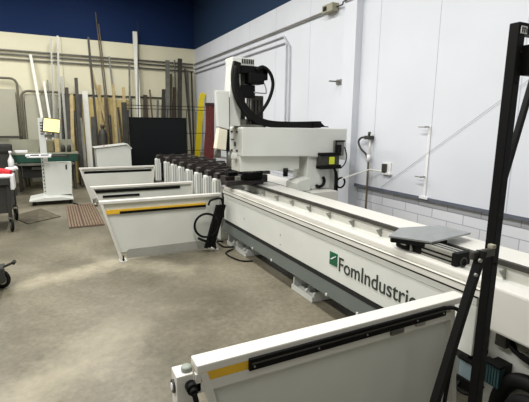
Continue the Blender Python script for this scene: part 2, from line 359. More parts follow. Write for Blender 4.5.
for k in range(3): v.box(2.11+.045*k,2.12+.045*k,4.432,4.442,1.64,1.88)
v.build('panel_rib', black, G)
cp_ = [(1.865,4.360,2.274), (1.841,4.360,2.146), (1.852,4.360,1.997), (1.913,4.360,1.836), (2.025,4.360,1.707), (2.189,4.380,1.630), (2.386,4.400,1.603), (2.676,4.420,1.599), (3.031,4.420,1.609)]
ch = MB().tube(cp_, 0, 4, 5, sq=(.028,.04)).build('cable_chain', blackr, G)
MB().prism([(2.90,1.575),(2.90,1.63),(3.02,1.63),(3.07,1.59),(3.13,1.585),(3.13,1.575)], 'Y', 4.37, 4.48, .003).build('chain_end', black, G)
MB().tube([(2.088,4.340,2.202), (2.175,4.340,2.240), (2.265,4.340,2.181), (2.306,4.340,2.061), (2.269,4.340,1.914), (2.193,4.340,1.788), (2.101,4.360,1.685), (2.009,4.380,1.650)], .020, 10, 6).build('hose', blackr, G)
MB().tube([(1.827,4.300,2.222), (1.815,4.300,2.022), (1.874,4.300,1.811), (1.997,4.300,1.650)], .018, 10, 6).build('hose', blackr, G)
# tool head on the left of the arm
MB().prism([(1.64,1.575),(1.62,1.96),(1.77,1.96),(1.77,1.54)], 'Y', 4.36, 4.43, .006).build('head_cover', paint, G)
MB().prism([(1.61,1.33),(1.65,1.56),(1.75,1.535),(1.73,1.31)], 'Y', 4.36, 4.46, .01).build('spindle_cover', mat('warm_white', (222,216,196), .5, noise=.04), G)
MB().box(1.74,1.80,4.42,4.58,1.30,1.62,.004).build('spindle_plate', black, G)
MB().box(1.775,1.80,4.42,4.6,1.6,1.9).build('head_bracket', steel_d, G)
MB().cyl((1.68,4.49,1.22),(1.68,4.49,1.345),.035,14).cyl((1.80,4.45,1.12),(1.80,4.45,1.30),.03,14).build('spindle', steel, G)
MB().box(1.80,1.90,4.42,4.52,1.20,1.27,.02).build('nozzle_block', paint, G)
MB().cyl((2.50,4.35,.98),(2.50,4.35,1.08),.03,12).build('sensor', black, G)
# electrics on the right leg
MB().box(2.93,3.22,4.24,4.33,1.07,1.25,.01).build('junction_box', steel_d, G)
MB().box(2.93,3.23,4.22,4.34,1.225,1.262,.006).box(2.93,3.24,4.22,4.34,1.06,1.11,.008).build('junction_box_frame', black, G)
MB().box(3.06,3.13,4.215,4.241,1.12,1.21,.004).build('warning_label', ygreen, G)
MB().box(3.16,3.31,4.27,4.30,1.22,1.41,.006).build('control_box', steel, G)
MB().box(3.19,3.26,4.255,4.272,1.26,1.36,.004).box(3.18,3.31,4.25,4.30,1.395,1.415,.004).build('switch', black, G)
MB().tube([(3.31,4.26,1.33),(3.34,4.25,1.22),(3.31,4.24,1.12),(3.24,4.24,1.06)],.008,8,6).tube([(3.17,4.25,1.4),(3.16,4.25,1.3),(3.17,4.25,1.2),(3.20,4.25,1.1)],.007,8,6).build('cable', blackr, G)
MB().torus((3.28,4.27,.87),(0,1,.1),.065,.012).tube([(3.16,4.3,1.08),(3.2,4.28,1.0),(3.2,4.28,.7),(3.2,4.28,.5)],.016,8,4).tube([(3.22,4.29,1.02),(3.24,4.29,.9),(3.23,4.28,.6)],.01,8,4).build('cable_loop', blackr, G)
rear = thing('rear_rail', 'low white rail running behind the machine bed under the gantry leg', 'rail', (2.7,4.6,0))
MB().box(2.57,3.13,4.12,8.9,.66,.795,.006).build('rail_top', paint_w, rear)
MB().box(2.62,2.72,4.1,8.9,.795,.80,.001).build('guide_strip', steel, rear)
for y in (4.3,6.5,8.6): MB().box(2.65,2.95,y,y+.1,0,.66,.004).build('leg', paint, rear)
# ------------------------------------------------------------------ work supports with clamps
def support(y, label):
    t = thing('work_support', label, 'work support', (1.9,y,0), 'clamp supports along the bed behind the gantry')
    q = MB(); q.box(1.865,1.975,y,y+.12,.42,.885,.02); q.build('end_box', paint, t)
    MB().box(1.862,1.866,y+.03,y+.045,.46,.84).box(1.885,1.892,y-.003,y+.002,.44,.86).box(1.925,1.932,y-.003,y+.002,.44,.86).build('slot', galv, t)
    MB().box(1.955,2.60,y+.0,y+.15,.80,.90,.004).build('cross_bar', darkred, t)
    MB().box(1.97,2.6,y+.01,y+.025,.90,.908).box(1.97,2.6,y+.115,y+.13,.90,.908).build('guide_rail', alu, t)
    for k, x in enumerate((1.90,2.16,2.42)):
        c = MB().box(x,x+.12,y-.01,y+.14,.90 if k else .888,.95,.005).box(x+.02,x+.30,y+.05,y+.10,.91,.955,.004).box(x+.05,x+.11,y+.0,y+.06,.945,.975,.004).build('clamp', darkred, t)
        MB().box(x+.01,x+.05,y+.0,y+.12,.950,.956,.002).box(x+.12,x+.30,y+.04,y+.05,.92,.93).build('clamp_jaw', steel if k != 1 else steel_d, c)
    return t
s0 = support(5.12, 'white work support with dark clamps, nearest the gantry')
for k, (y, lb) in enumerate(((5.50,'white work support with dark clamps, second from the gantry'), (5.92,'white work support with dark clamps, third from the gantry'), (6.38,'white work support with dark clamps, fourth from the gantry'), (6.86,'white work support with dark clamps, fifth from the gantry'), (7.34,'white work support with dark clamps, sixth from the gantry'), (7.86,'white work support with dark clamps, seventh from the gantry'), (8.65,'white work support with dark clamps, farthest from the gantry'))):
    tag(copy_thing(s0, (0,y-5.12,0)), lb)
bb = thing('support_bed', 'low dark rail bed carrying the row of work supports', 'machine bed', (2.2,7,0))
MB().box(1.99,2.55,5.25,9.2,0,.42,.006).build('bed_beam', paint_g, bb); MB().box(1.865,2.6,5.10,9.2,.36,.42,.004).build('bed_top', steel_d, bb)
cl = thing('clamp_bar', 'heavy dark clamp bar lying across the bed under the gantry', 'clamp', (2.1,4.8,.86))
MB().box(1.86,2.36,4.66,4.80,.855,.905,.006).box(1.90,2.50,4.82,5.0,.855,.95,.006).build('bar', darkred, cl)
MB().box(2.10,2.36,4.70,4.78,.905,1.00,.01).box(1.95,2.08,4.84,4.95,.92,1.0,.01).box(2.34,2.44,4.84,4.94,.94,1.04,.01).box(2.18,2.24,4.86,4.94,.94,1.02,.008).build('jaw', black, cl)
MB().cyl((2.27,4.74,1.0),(2.27,4.74,1.04),.02,12).build('bolt', alu, cl)
MB().box(2.0,2.06,4.7,4.76,.905,.96,.006).build('stop_block', alu, cl)
# ------------------------------------------------------------------ side guards
def guard(y, label, slots, slope=.27, rs=-.13):
    t = thing('side_guard', label, 'guard', (1.1,y,0), 'white guards standing out from the left of the machine')
    zt, zb = .735, .02; L = lambda z: .42+(.70-z)*slope; Rr = lambda z: (1.84 if rs < 0 else 1.74)+(.735-z)*rs
    top = min(s_[1] for s_ in slots)
    MB().box(.405,1.86,y-.08,y,.700,zt,.006).build('top_bar', paint_w, t)
    # sheet with the slots left open
    q = MB(); zs = [.70]
    for a, b_, z0, z1 in slots: zs += [z1, z0]
    zs.append(zb+.09)
    for i in range(0, len(zs), 2):
        z1, z0 = zs[i], zs[i+1]; q.prism([(L(z0)+.02,z0),(L(z1)+.02,z1),(Rr(z1),z1),(Rr(z0),z0)], 'Y', y-.045, y-.03)
    for a, b_, z0, z1 in slots:
        if a-L(z1) > .03: q.prism([(L(z0)+.02,z0),(L(z1)+.02,z1),(a,z1),(a,z0)], 'Y', y-.045, y-.03)
        if Rr(z0)-b_ > .03: q.prism([(b_,z0),(b_,z1),(Rr(z1),z1),(Rr(z0),z0)], 'Y', y-.045, y-.03)
    q.build('sheet', paint_g, t)
    MB().prism([(L(zb)-.005,zb),(L(.7)-.005,.70),(L(.7)+.025,.70),(L(zb)+.025,zb)], 'Y', y-.08, y, .003).build('side_post', paint_w, t)
    MB().prism([(Rr(zb),zb),(Rr(.7),.70),(Rr(.7)+.03,.70),(Rr(zb)+.03,zb)], 'Y', y-.08, y, .003).build('side_post', paint_w, t)
    for x in (L(0),Rr(0)):
        fo = MB().box(x-.02,x+.06,y-.11,y+.01,0,.02,.004).build('foot', paint_w, t)
        MB().cyl((x+.02,y-.1,.02),(x+.02,y-.1,.085),.008,8).cyl((x+.02,y-.1,.03),(x+.02,y-.1,.045),.014,6).build('bolt', black, fo)
    MB().prism([(L(.04)+.08,.03),(L(.12)+.10,.12),(L(.12)+.13,.14),(Rr(.12)-.10,.14),(Rr(.03)-.05,.03)], 'Y', y-.055, y-.02, .003).build('bottom_band', mat('bottom_band_grey', (150,150,143), .6, noise=.08), t)  # grey band, darker than the sheet, low on the guard
    return t
# nearest guard
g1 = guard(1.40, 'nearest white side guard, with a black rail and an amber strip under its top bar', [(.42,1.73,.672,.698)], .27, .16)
MB().box(.40,1.76,1.322,1.345,.622,.667,.003).box(.40,.42,1.322,1.345,.628,.70,.002).build('front_lip', paint_w, g1)
MB().box(.42,.62,1.321,1.36,.665,.706,.002).build('amber_strip', yellow, g1)
rl = MB().box(.61,1.70,1.308,1.36,.663,.712,.002).build('sliding_rail', black, g1)
MB().box(.62,1.69,1.304,1.310,.690,.695).build('rail_groove', steel_d, rl)
for x in (.63,.93,1.19,1.5,1.68): MB().cyl((x,1.309,.68),(x,1.304,.68),.004,8).build('screw', alu, rl)
MB().box(1.34,1.42,1.31,1.335,.635,.670,.003).box(1.34,1.40,1.31,1.335,.645,.655,.003).build('bracket', steel, g1)
MB().box(1.50,1.56,1.31,1.335,.645,.670,.003).build('bracket', alu, g1)
MB().tube([(1.68,1.32,.70),(1.74,1.30,.70),(1.785,1.29,.665),(1.79,1.28,.60),(1.75,1.28,.45),(1.72,1.28,.25),(1.71,1.28,.05)],.010,10,6).build('cable', blackr, g1)
MB().box(.332,.395,1.335,1.41,.56,.702,.005).build('end_box', paint_w, g1)
MB().lathe((.378,1.365,.70),[(.020,0),(.021,.014),(.018,.020),(.008,.021)],18).build('cap', capg, g1)
kn = MB().cyl((.382,1.336,.658),(.382,1.30,.658),.021,18).build('cable_gland', black, g1)
MB().cyl((.382,1.302,.658),(.382,1.285,.655),.014,14).tube([(.382,1.29,.655),(.388,1.28,.62),(.395,1.28,.57),(.41,1.27,.40),(.41,1.28,.1)],.010,10,5).build('cable', blackr, kn)
MB().cyl((.333,1.375,.645),(.325,1.375,.645),.025,16).build('port_ring', steel_d, g1); 
MB().cyl((.326,1.375,.645),(.322,1.375,.645),.014,16).build('port', whitep, g1)
# second guard
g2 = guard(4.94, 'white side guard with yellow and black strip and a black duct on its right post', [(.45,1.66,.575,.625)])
MB().box(.46,1.66,4.875,4.90,.602,.626,.003).box(.46,.62,4.872,4.90,.577,.604,.003).build('yellow_strip', yellow, g2)
MB().box(.62,1.655,4.87,4.90,.574,.603,.003).build('black_strip', black, g2)
dd = MB()
for k, o_ in enumerate((-.045,0,.045)): dd.tube([(1.83+o_,4.80,.60),(1.665+o_,4.80,.06)],.019,8,sq=(.016,.022))
du = dd.build('cable_duct', black, g2)
MB().torus((1.635,4.80,.35),(.15,1,0),.15,.015,30,1).tube([(1.52,4.80,.2),(1.60,4.79,.16),(1.66,4.79,.14)],.016,8,4).build('hose', blackr, g2)
MB().tube([(1.86,4.82,.55),(1.85,4.82,.66),(1.80,4.82,.68),(1.70,4.82,.66),(1.67,4.82,.6)],.014,8,5).build('hose', blackr, g2)
# third and fourth guard
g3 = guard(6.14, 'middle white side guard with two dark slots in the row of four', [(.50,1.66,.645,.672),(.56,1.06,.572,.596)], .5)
MB().box(.46,1.66,6.08,6.105,.640,.678).box(.56,1.06,6.08,6.105,.569,.600).build('slot_rail', black, g3)
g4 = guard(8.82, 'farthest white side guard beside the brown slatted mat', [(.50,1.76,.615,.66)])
MB().box(.49,1.80,8.775,8.79,.612,.662).build('slot_rail', black, g4)
# dark machine parts seen between guards and supports
hb = thing('hose_bundle', 'loose black hoses hanging between the white guards and the work supports', 'hose', (1.75,6,0))
MB().tube([(1.8,6.6,.0+.02),(1.7,6.62,.3),(1.72,6.6,.55),(1.79,6.6,.6)],.02,8,5).tube([(1.8,7.4,.02),(1.68,7.42,.3),(1.72,7.4,.5),(1.79,7.4,.55)],.02,8,5).build('hose', blackr, hb)
fc = MB().tube([(1.97,4.75,.012),(1.82,4.62,.012),(1.87,4.3,.012),(2.0,4.22,.012)],.009,8,6).tube([(1.97,5.1,.02),(1.86,5.05,.05),(1.9,4.9,.012),(2.02,4.85,.012)],.012,8,6).build('floor_cable', blackr)
tag(fc, 'black cable lying on the floor by the bed feet', 'cable')
fc2 = MB().tube([(.27,8.95,.012),(.40,8.70,.012),(.55,8.55,.012),(.68,8.5,.012)],.014,8,6).build('floor_cable', blackr)
tag(fc2, 'black cable curving over the floor from the kiosk towards the guards', 'cable')
# ------------------------------------------------------------------ black stand in the right foreground
st = thing('steel_stand', 'tall black square tube stand with a diagonal brace in the right foreground', 'stand', (1.43,.93,0))
P_ = MB().box(1.408,1.444,.912,.948,0,1.945,.003).build('post', black, st)
q = MB()
for z in (1.85,1.75,1.1): q.cyl((1.43,.911,z),(1.43,.908,z),.005,8)
q.build('bolt_hole', black_m, P_)
MB().box(1.444,1.88,.912,.948,1.909,1.945,.003).build('top_beam', black, st)
MB().box(1.844,1.88,.912,.948,0,1.909,.003).build('post', black, st)
MB().box(1.450,1.62,.89,.925,1.775,1.875,.005).build('bracket', black, st)
q = MB()
for z in (1.785,1.865): q.cyl((1.46,.895,z),(1.62,.895,z),.006,8).cyl((1.455,.88,z),(1.48,.88,z),.010,8)
q.build('bolt', alu, st)
lb_ = MB().box(1.414,1.446,.9075,.910,1.908,1.932).build('sticker', whitep, st)
q = MB().box(1.417,1.422,.906,.9076,1.912,1.928).box(1.426,1.437,.906,.9076,1.922,1.927).box(1.428,1.433,.906,.9076,1.911,1.920).box(1.440,1.443,.906,.9076,1.912,1.924); q.build('sticker_print', ink, lb_)
MB().tube([(1.446,0.930,1.411), (1.586,0.930,1.905)],0,4,sq=(.009,.009)).build('brace', black, st)
MB().tube([(1.332,0.905,1.165),(1.163,0.905,0.628),(1.045,.905,.02)],0,4,sq=(.011,.014)).build('diagonal_leg', black, st)
MB().box(1.29,1.41,.905,.925,1.135,1.165,.006).build('hinge_block', steel_d, st)
MB().cyl((1.300,.89,1.14),(1.300,.882,1.14),.007,10).cyl((1.285,.89,1.09),(1.285,.882,1.09),.006,10).build('bolt', alu, st)
MB().box(1.388,1.408,.902,.925,1.164,1.18,.004).build('tape', beige, st)
MB().box(1.33,1.53,.83,1.03,0,.012,.003).build('foot_plate', black, st)
# ------------------------------------------------------------------ right wall fittings
def wc(path, r, name, label, cat, m, group=None): return tag(MB().tube(path, r, 8, 0).build(name, m), label, cat, group)
wc([(3.2,11.93,3.36),(3.2,11.93,1.0)], .018, 'wall_conduit', 'thin grey conduit running down the cream wall near the corner', 'conduit', galv)
for k, (zl, lb) in enumerate(((3.29,'uppermost'), (3.20,'middle'), (3.09,'lowest'))):
    zl2 = (3.275,3.135,3.02)[k]
    pts = [(-5.5,11.95,zl+.005),(3.74,11.95,zl-.01)]
    wc(pts, .020, 'wall_conduit', lb+' of three grey conduits along the cream back wall', 'conduit', galv)
wc([(3.76,11.9,3.275),(3.76,5.44,3.262)], .017, 'wall_conduit', 'uppermost grey conduit running the length of the white wall to the small box', 'conduit', galv)
for k, (z, ye) in enumerate(((3.14,6.62),(3.025,6.50))):
    wc([(3.77,11.9,z),(3.77,ye+.4,z),(3.77,ye+.1,z),(3.77,ye,z-.09),(3.77,ye,1.9),(3.77,ye,.8)], .015, 'wall_conduit', ('middle','lowest')[k]+' conduit on the white wall, bending down behind the gantry', 'conduit', mat('painted_conduit', (186,188,194), .5, noise=.08))
cb = thing('wall_box', 'small cream box fixed high on the white wall by the conduit', 'wall box', (3.72,5.4,3.2))
MB().box(3.68,3.795,5.16,5.42,3.215,3.325,.008).build('housing', beige, cb); MB().box(3.672,3.68,5.30,5.38,3.24,3.30,.004).build('lens', black, cb)
MB().tube([(3.76,5.16,3.27),(3.74,5.0,3.26),(3.67,4.88,3.26),(3.67,4.62,3.27),(3.78,4.52,3.30),(3.78,4.3,3.38)],.010,8,4).build('cable', steel_d, cb)
wb = thing('wall_bracket', 'small steel bracket sticking out of the white wall left of the pilaster', 'bracket', (3.76,5.2,2.22))
MB().box(3.60,3.80,5.04,5.07,2.215,2.235,.004).box(3.78,3.80,4.96,5.14,2.19,2.26,.004).build('arm', galv, wb)
vp = thing('air_outlet', 'vertical air pipe with valve and curled grey hose on the white wall', 'air outlet', (3.74,4.3,0))
MB().tube([(3.74,4.29,0.0),(3.74,4.29,1.18)],.014,8).build('pipe', rust, vp)
MB().tube([(3.75,4.29,1.18),(3.75,4.29,1.50)],.012,8).build('pipe', tubew, vp)
MB().box(3.70,3.79,4.26,4.36,1.42,1.47,.01).cyl((3.74,4.30,1.47),(3.74,4.30,1.52),.02,10).build('valve', steel_d, vp)
MB().tube([(3.73,4.34,1.44),(3.73,4.44,1.44),(3.73,4.50,1.38),(3.73,4.44,1.29),(3.73,4.33,1.22),(3.73,4.29,1.15)],.014,8,6).build('hose', steel_d, vp)
MB().cyl((3.74,4.29,1.12),(3.74,4.29,1.22),.026,12).build('coupling', whitep, vp)
ol = thing('wall_socket', 'small dark socket with white plate on the white wall right of the air pipe', 'socket', (3.77,4.0,1.05))
MB().box(3.76,3.80,3.90,4.05,.985,1.01,.004).box(3.785,3.80,3.92,4.06,1.0,1.14,.004).build('plate', whitep, ol); MB().box(3.75,3.785,3.98,4.045,1.01,1.12,.004).build('cover', steel_d, ol)
tag(MB().tube([(3.26,4.22,.93),(3.70,4.22,1.03),(3.77,4.10,1.02),(3.77,4.03,1.02)],.009,8,0).build('air_line', tubew), 'thin white pipe from the gantry leg across to the wall socket', 'pipe')
wr = MB().tube([(3.785,4.07,.81),(3.785,2.52,1.87),(3.785,1.6,2.5)],.0022,6).build('wire', mat('wire_grey', (150,153,160), .5, noise=.05)); tag(wr, 'thin grey wire running diagonally up the white wall', 'wire')
vs = thing('wall_channel', 'narrow white channel with two small hooks on the white wall', 'channel', (3.78,3.36,.8))
MB().box(3.785,3.80,3.34,3.375,.77,1.60,.003).box(3.77,3.80,3.30,3.42,.77,.80,.003).build('channel', whitep, vs)
for z in (1.585,1.02): MB().box(3.72,3.80,3.36,3.375,z,z+.015,.002).box(3.72,3.735,3.36,3.46,z,z+.012,.002).build('hook', alu, vs)
# ------------------------------------------------------------------ back of the hall
ms = thing('protective_screen', 'large black rectangular screen on legs behind the machine', 'screen', (2.36,10.3,0))
MB().box(1.665,2.99,10.28,10.31,.45,1.72,.004).build('panel', screen_b, ms)
MB().box(1.63,1.665,10.27,10.32,.40,1.74,.003).box(2.99,3.01,10.27,10.32,.40,1.74,.003).box(1.63,3.01,10.27,10.32,1.72,1.745,.003).box(1.63,3.01,10.27,10.32,.4,.45,.003).build('frame', black, ms)
for x in (1.7,2.94): MB().box(x,x+.05,10.0,10.6,0,.03,.003).box(x,x+.05,10.27,10.32,.03,.42).build('leg', black, ms)
fe = thing('wire_rack', 'thin dark rail fence of the bar rack behind the black screen', 'rack', (2.7,10.75,0))
q = MB()
for z in (1.95,2.03,1.35,.9): q.box(1.60,3.76,10.72,10.735,z,z+.016)
q.build('rail', black, fe)
for x in (1.57,3.74): MB().box(x-.03 if x < 2 else x,x+.09 if x < 2 else x+.03,10.7,10.76,0,2.10 if x < 2 else 2.05,.003).build('post', steel_d, fe)
q = MB()
for x in (2.15,2.65,3.15): q.box(x,x+.012,10.72,10.735,.0,1.95)
q.build('upright_wire', black, fe)
con = thing('control_cabinet', 'pale grey floor cabinet with sloping top in front of the bar rack', 'cabinet', (1.2,10.2,0))
MB().prism([(.86,0),(.84,1.02),(.82,1.045),(1.52,1.12),(1.60,1.02),(1.60,0)], 'Y', 10.02, 10.5, .008).build('body', paint_g, con)
MB().prism([(.80,1.04),(.80,1.055),(1.52,1.135),(1.62,1.03),(1.61,1.01),(1.51,1.115)], 'Y', 9.98, 10.53, .003).build('top', paint, con)
MB().cyl((1.02,10.1,1.07),(1.02,10.1,1.095),.02,12).build('button', redc, con)
# kiosk
K = thing('operator_kiosk', 'white wheeled operator kiosk with lit yellow monitor on a slotted post', 'kiosk', (-.1,9.4,0))
MB().box(-.25,-.13,9.45,9.52,.12,1.685,.006).build('post', paint, K)
q = MB()
for k in range(5): q.box(-.215,-.165,9.446,9.452,1.36+.055*k,1.385+.055*k)
for k in range(10): q.box(-.235,-.215,9.446,9.452,.2+.075*k,.225+.075*k)
q.build('slot', steel_d, K)
mo = MB().box(-.17,.15,9.36,9.42,1.40,1.68,.008,Matrix.Rotation(.12,3,'Y')@Matrix.Rotation(-.1,3,'X')).build('monitor', darkv, K)
MB().box(-.150,.135,9.352,9.366,1.415,1.665,0,Matrix.Rotation(.12,3,'Y')@Matrix.Rotation(-.1,3,'X'),(-.01,9.39,1.54)).build('screen', lit, mo)
MB().box(-.02,.03,9.42,9.5,1.30,1.42,.006).box(-.15,.0,9.44,9.48,1.3,1.36,.004).build('monitor_arm', steel, K)
ky = MB().box(-.48,-.06,9.10,9.34,.925,.96,.008).box(-.50,-.44,9.08,9.36,.955,.985,.006).box(-.49,-.05,9.33,9.36,.955,.985,.004).build('keyboard_tray', whitep, K)
MB().box(-.42,-.27,9.14,9.28,.96,.975,.003).box(-.24,-.10,9.14,9.28,.96,.975,.003).build('keyboard', steel_d, ky)
MB().box(-.05,.24,9.18,9.42,.925,.95,.004).box(.22,.26,9.18,9.30,.90,.98,.004).build('side_tray', darkv, K)
MB().prism([(-.20,.15),(-.20,.80),(.30,.80),(.27,.15)], 'Y', 9.30, 9.62, .006).build('cabinet', paint, K)
MB().box(.18,.21,9.294,9.302,.66,.76,.003).build('cabinet_lock', steel_d, K)
MB().prism([(-.50,.085),(-.50,.11),(-.25,.155),(.05,.155),(.28,.11),(.28,.085)], 'Y', 8.98, 9.64, .006).build('base', paint, K)
for x, y in ((-.42,9.05),(.22,9.05),(-.42,9.55),(.22,9.55)): MB().cyl((x-.02,y,.045),(x+.02,y,.045),.045,16).box(x-.03,x+.03,y-.02,y+.02,.07,.09).build('caster', blackr, K)
# workbench behind
Wb = thing('workbench', 'long workbench with dark green front and grey back panel behind the kiosk', 'workbench', (-.25,11.4,0))
MB().box(-.98,.50,10.98,11.0,.68,.86,.004).build('apron', green_d, Wb)
MB().box(-1.0,.52,10.97,11.38,.86,.90,.004).build('worktop', tankg, Wb)
MB().box(-.92,.42,11.34,11.38,.90,1.20,.004).build('back_panel', tankg, Wb)
MB().box(-.9,.42,10.95,11.0,.61,.66,.004).box(-.5,.42,11.1,11.2,.5,.56).build('lower_rail', steel, Wb)
for x in (-.95,-.78,.38): MB().box(x,x+.06,11.02,11.09,0,.86,.004).box(x,x+.06,11.30,11.37,0,.86,.004).build('leg', steel_d, Wb)
MB().box(-.7,.34,11.15,11.36,.30,.66,.004).build('under_bench_shade', darkv, Wb)  # dark box standing in for the shaded void below the worktop
tag(MB().box(-.28,.0,11.1,11.33,.902,1.17,.01).box(-.26,-.02,11.09,11.1,.94,1.13).build('cardboard_box', mat('dull_box', (110,104,78), .8, noise=.15)), 'dull olive box standing on the workbench left of the kiosk post', 'box')
tag(MB().box(.02,.12,11.12,11.28,.902,1.22,.006).build('carton', wood), 'tall tan carton on the workbench next to the olive box', 'carton')
tag(MB().box(-.82,-.55,11.04,11.2,.902,.96,.012).build('cloth', whitep), 'folded white cloth at the left end of the workbench', 'cloth')
for k, (x, lb) in enumerate(((.20,'small dark can on the right end of the workbench, left one'), (.33,'small dark can on the right end of the workbench, right one'))):
    tag(MB().lathe((x,11.15,.902),[(.045,0),(.045,.13),(.03,.15),(.03,.17)],14).build('can', steel_d), lb, 'can', 'cans on the workbench')
# hoop racks and sheets on the left
def hoop(x0, x1, zt, name, lab, r=.14, y=11.86, one=False):
    pts = []
    if not one: pts += [(x0,y,0.0),(x0,y,zt-r)]
    if not one: pts += [(x0+r*(1-math.cos(a)),y,zt-r+r*math.sin(a)) for a in (.4,.8,1.2)]
    pts += [(x0+r,y,zt),(x1-r,y,zt)] if not one else [(x0,y,zt),(x1-r,y,zt)]
    pts += [(x1-r*(1-math.cos(a)),y,zt-r+r*math.sin(a)) for a in (1.2,.8,.4)]+[(x1,y,zt-r),(x1,y,0)]
    return tag(MB().tube(pts,.028,8).build(name, mat('hoop_paint', (104,102,86), .6, noise=.12)), lab, 'rack hoop')
hoop(-2.4,-.68,2.63,'rack_hoop','tall rounded steel hoop of the sheet rack at the left edge')
hoop(-.62,.30,2.35,'rack_hoop','lower rounded steel hoop of the sheet rack, second from the left', .16)
tag(MB().box(-2.3,-.74,11.90,11.93,.1,2.38,.003).build('metal_sheet', lightgrey), 'large grey sheet standing in the tall left hoop', 'sheet')
tag(MB().box(-.55,.24,11.90,11.93,.1,2.28,.003).build('metal_sheet', lightgrey), 'grey sheet standing in the lower hoop behind the kiosk', 'sheet')
tag(MB().box(-2.0,-.66,11.80,11.84,1.22,1.27,.003).build('rack_rail', steel_d), 'dark rail across the foot of the left sheet', 'rail')
# plywood sheets and rack rail
q = [(.35,.77,2.26),(.775,1.17,2.23),(1.175,1.53,2.26),(1.535,1.93,2.22)]
nm = ('left of the broad white board','right of the broad white board','behind the thin wooden strip','left of the big white tube')
for k, (a, b_, z) in enumerate(q): tag(MB().box(a,b_,11.93,11.95,.02,z,.002).build('plywood_sheet', ply), 'tan plywood sheet against the back wall '+nm[k], 'plywood', 'plywood sheets')
rk = thing('bar_rack', 'dark horizontal rack rail holding the leaning bars against the back wall', 'rack', (1.6,11.75,0))
MB().box(.33,2.90,11.962,11.985,2.29,2.33,.003).build('top_rail', steel_d, rk)
for x in (.30,1.95,2.86): MB().box(x,x+.035,11.962,11.985,0,2.30,.003).build('upright', steel_d, rk)
bars = [
(-.34,3.21,-.06,11.34,.061,tubew,'long bright white tube leaning behind the kiosk monitor'),
(-.10,2.59,.09,11.42,.050,tubew,'shorter white tube leaning just left of the monitor'),
(.13,3.62,-.01,11.45,.036,alu,'tall pale aluminium tube, left of the pair above the monitor'),
(.28,3.66,.11,11.48,.045,alu,'tall pale aluminium tube, right of the pair above the monitor'),
(-.02,2.64,.05,11.45,.037,steel,'thin grey bar between the two white tubes behind the kiosk'),
(.30,2.73,.31,11.45,.06,alu,'short aluminium profile right of the kiosk monitor'),
(.39,2.46,.35,11.41,.089,steel_d,'stubby dark bar at the left end of the plywood'),
(.62,2.70,.59,11.45,.077,steel_d,'dark grey bar standing alone above the plywood rail'),
(.82,2.41,.82,11.3,.129,tubew,'broad white board upright in front of the plywood'),
(.98,3.73,1.06,11.40,.051,steel_d,'tall dark bar reaching the blue paint, right of the broad white board'),
(1.18,4.33,1.38,11.35,.030,rust,'tallest thin rusty rod, its tip over the blue paint'),
(1.23,4.04,1.41,11.42,.030,rust,'rusty rod beside the tallest one, slightly shorter'),
(.99,3.09,1.57,11.46,.046,wood,'slim pale wooden strip leaning steeply to the left'),
(1.45,3.30,1.62,11.35,.042,steel,'thin grey bar leaning left, midway to the big white tube'),
(1.94,3.19,1.78,11.35,.043,steel,'thin upright grey bar just left of the big white tube'),
(2.19,4.20,1.97,11.35,.027,steel_d,'thin dark rod rising behind the big white tube'),
(2.14,3.99,2.10,11.32,.107,tubew,'big white square tube, tallest white one by the black screen'),
(2.46,2.51,2.53,11.3,.041,rust,'short rusty stick right of the big white tube'),
(2.82,2.53,2.62,11.3,.084,steel_d,'dark bar just left of the pale steel post'),
(2.93,3.29,2.78,11.35,.100,steel,'pale steel post above the right part of the black screen'),
(3.08,2.97,2.85,11.30,.067,rust,'rusty pointed bar right of the pale steel post'),
(3.15,2.60,2.91,11.20,.085,brown,'wide brown bar in front of the rusty pointed bar'),
(3.30,3.37,3.12,11.36,.107,steel_d,'thick dark steel bar near the corner'),
(3.41,3.10,3.53,11.32,.045,steel_d,'dark bar leaning left beside the thick dark one'),
(3.55,3.11,3.57,11.32,.046,steel,'thin grey upright bar close to the corner'),
(3.65,3.06,3.59,11.32,.040,steel_d,'last thin dark bar before the corner'),
(1.50,2.60,1.49,11.43,.066,wood,'short wooden batten in front of the plywood, right half'),
(1.75,2.53,1.67,11.42,.081,wood,'wide wooden batten left of the black screen'),
(1.18,2.58,1.05,11.43,.079,wood,'wooden batten beside the tall dark bar'),
(1.31,2.33,1.20,11.40,.066,rust,'short rusty bar under the thin rods'),
(.70,2.31,.59,11.40,.077,steel_d,'short dark bar left of the broad white board'),
(.49,2.30,.38,11.40,.077,wood,'short wooden batten at the left end of the plywood'),
(2.35,2.37,2.20,11.3,.110,brown,'short wide brown plank behind the top edge of the screen'),
(2.67,2.25,2.50,11.3,.056,steel,'short grey bar above the middle of the screen'),
(.55,1.9,.60,11.45,.09,steel_d,'low dark bar behind the right edge of the kiosk'),
(.96,1.75,.92,11.45,.10,steel_d,'low thick dark bar between the broad white board and the gas cylinder'),
(1.62,2.02,1.70,11.45,.05,brown,'low brown bar left of the black screen post'),
(1.38,1.80,1.36,11.45,.07,steel_d,'low dark bar right of the gas cylinder'),
(1.83,1.95,1.86,11.45,.07,steel_d,'low dark bar touching the black screen post'),
(.66,1.72,.70,11.45,.06,steel,'low grey bar left of the broad white board'),
(.20,1.95,.24,11.45,.07,steel_d,'low dark bar behind the kiosk monitor')]
for i, (x, z, xf, yf, wd, m_, lab) in enumerate(bars):
    hw = wd/2; q = MB()
    ly = i % 4
    a = Vector((x, 11.90-.08*ly, z)); b2 = Vector((xf, max(yf, 11.45)+.17-.08*ly, .0+hw*.4))
    if i in (10, 11, 15): q.tube([b2, a], hw, 8)
    elif i in (12, 26, 27, 28, 31, 32, 8): q.tube([b2, a], 0, 4, sq=(.012, hw), up=(0,1,0))
    else: q.tube([b2, a], 0, 4, sq=(hw*.8, hw), up=(0,1,0))
    tag(q.build({tubew:'white_tube', wood:'wooden_batten', alu:'aluminium_profile'}.get(m_, 'steel_bar'), m_), lab, 'bar', 'bars leaning against the back wall')
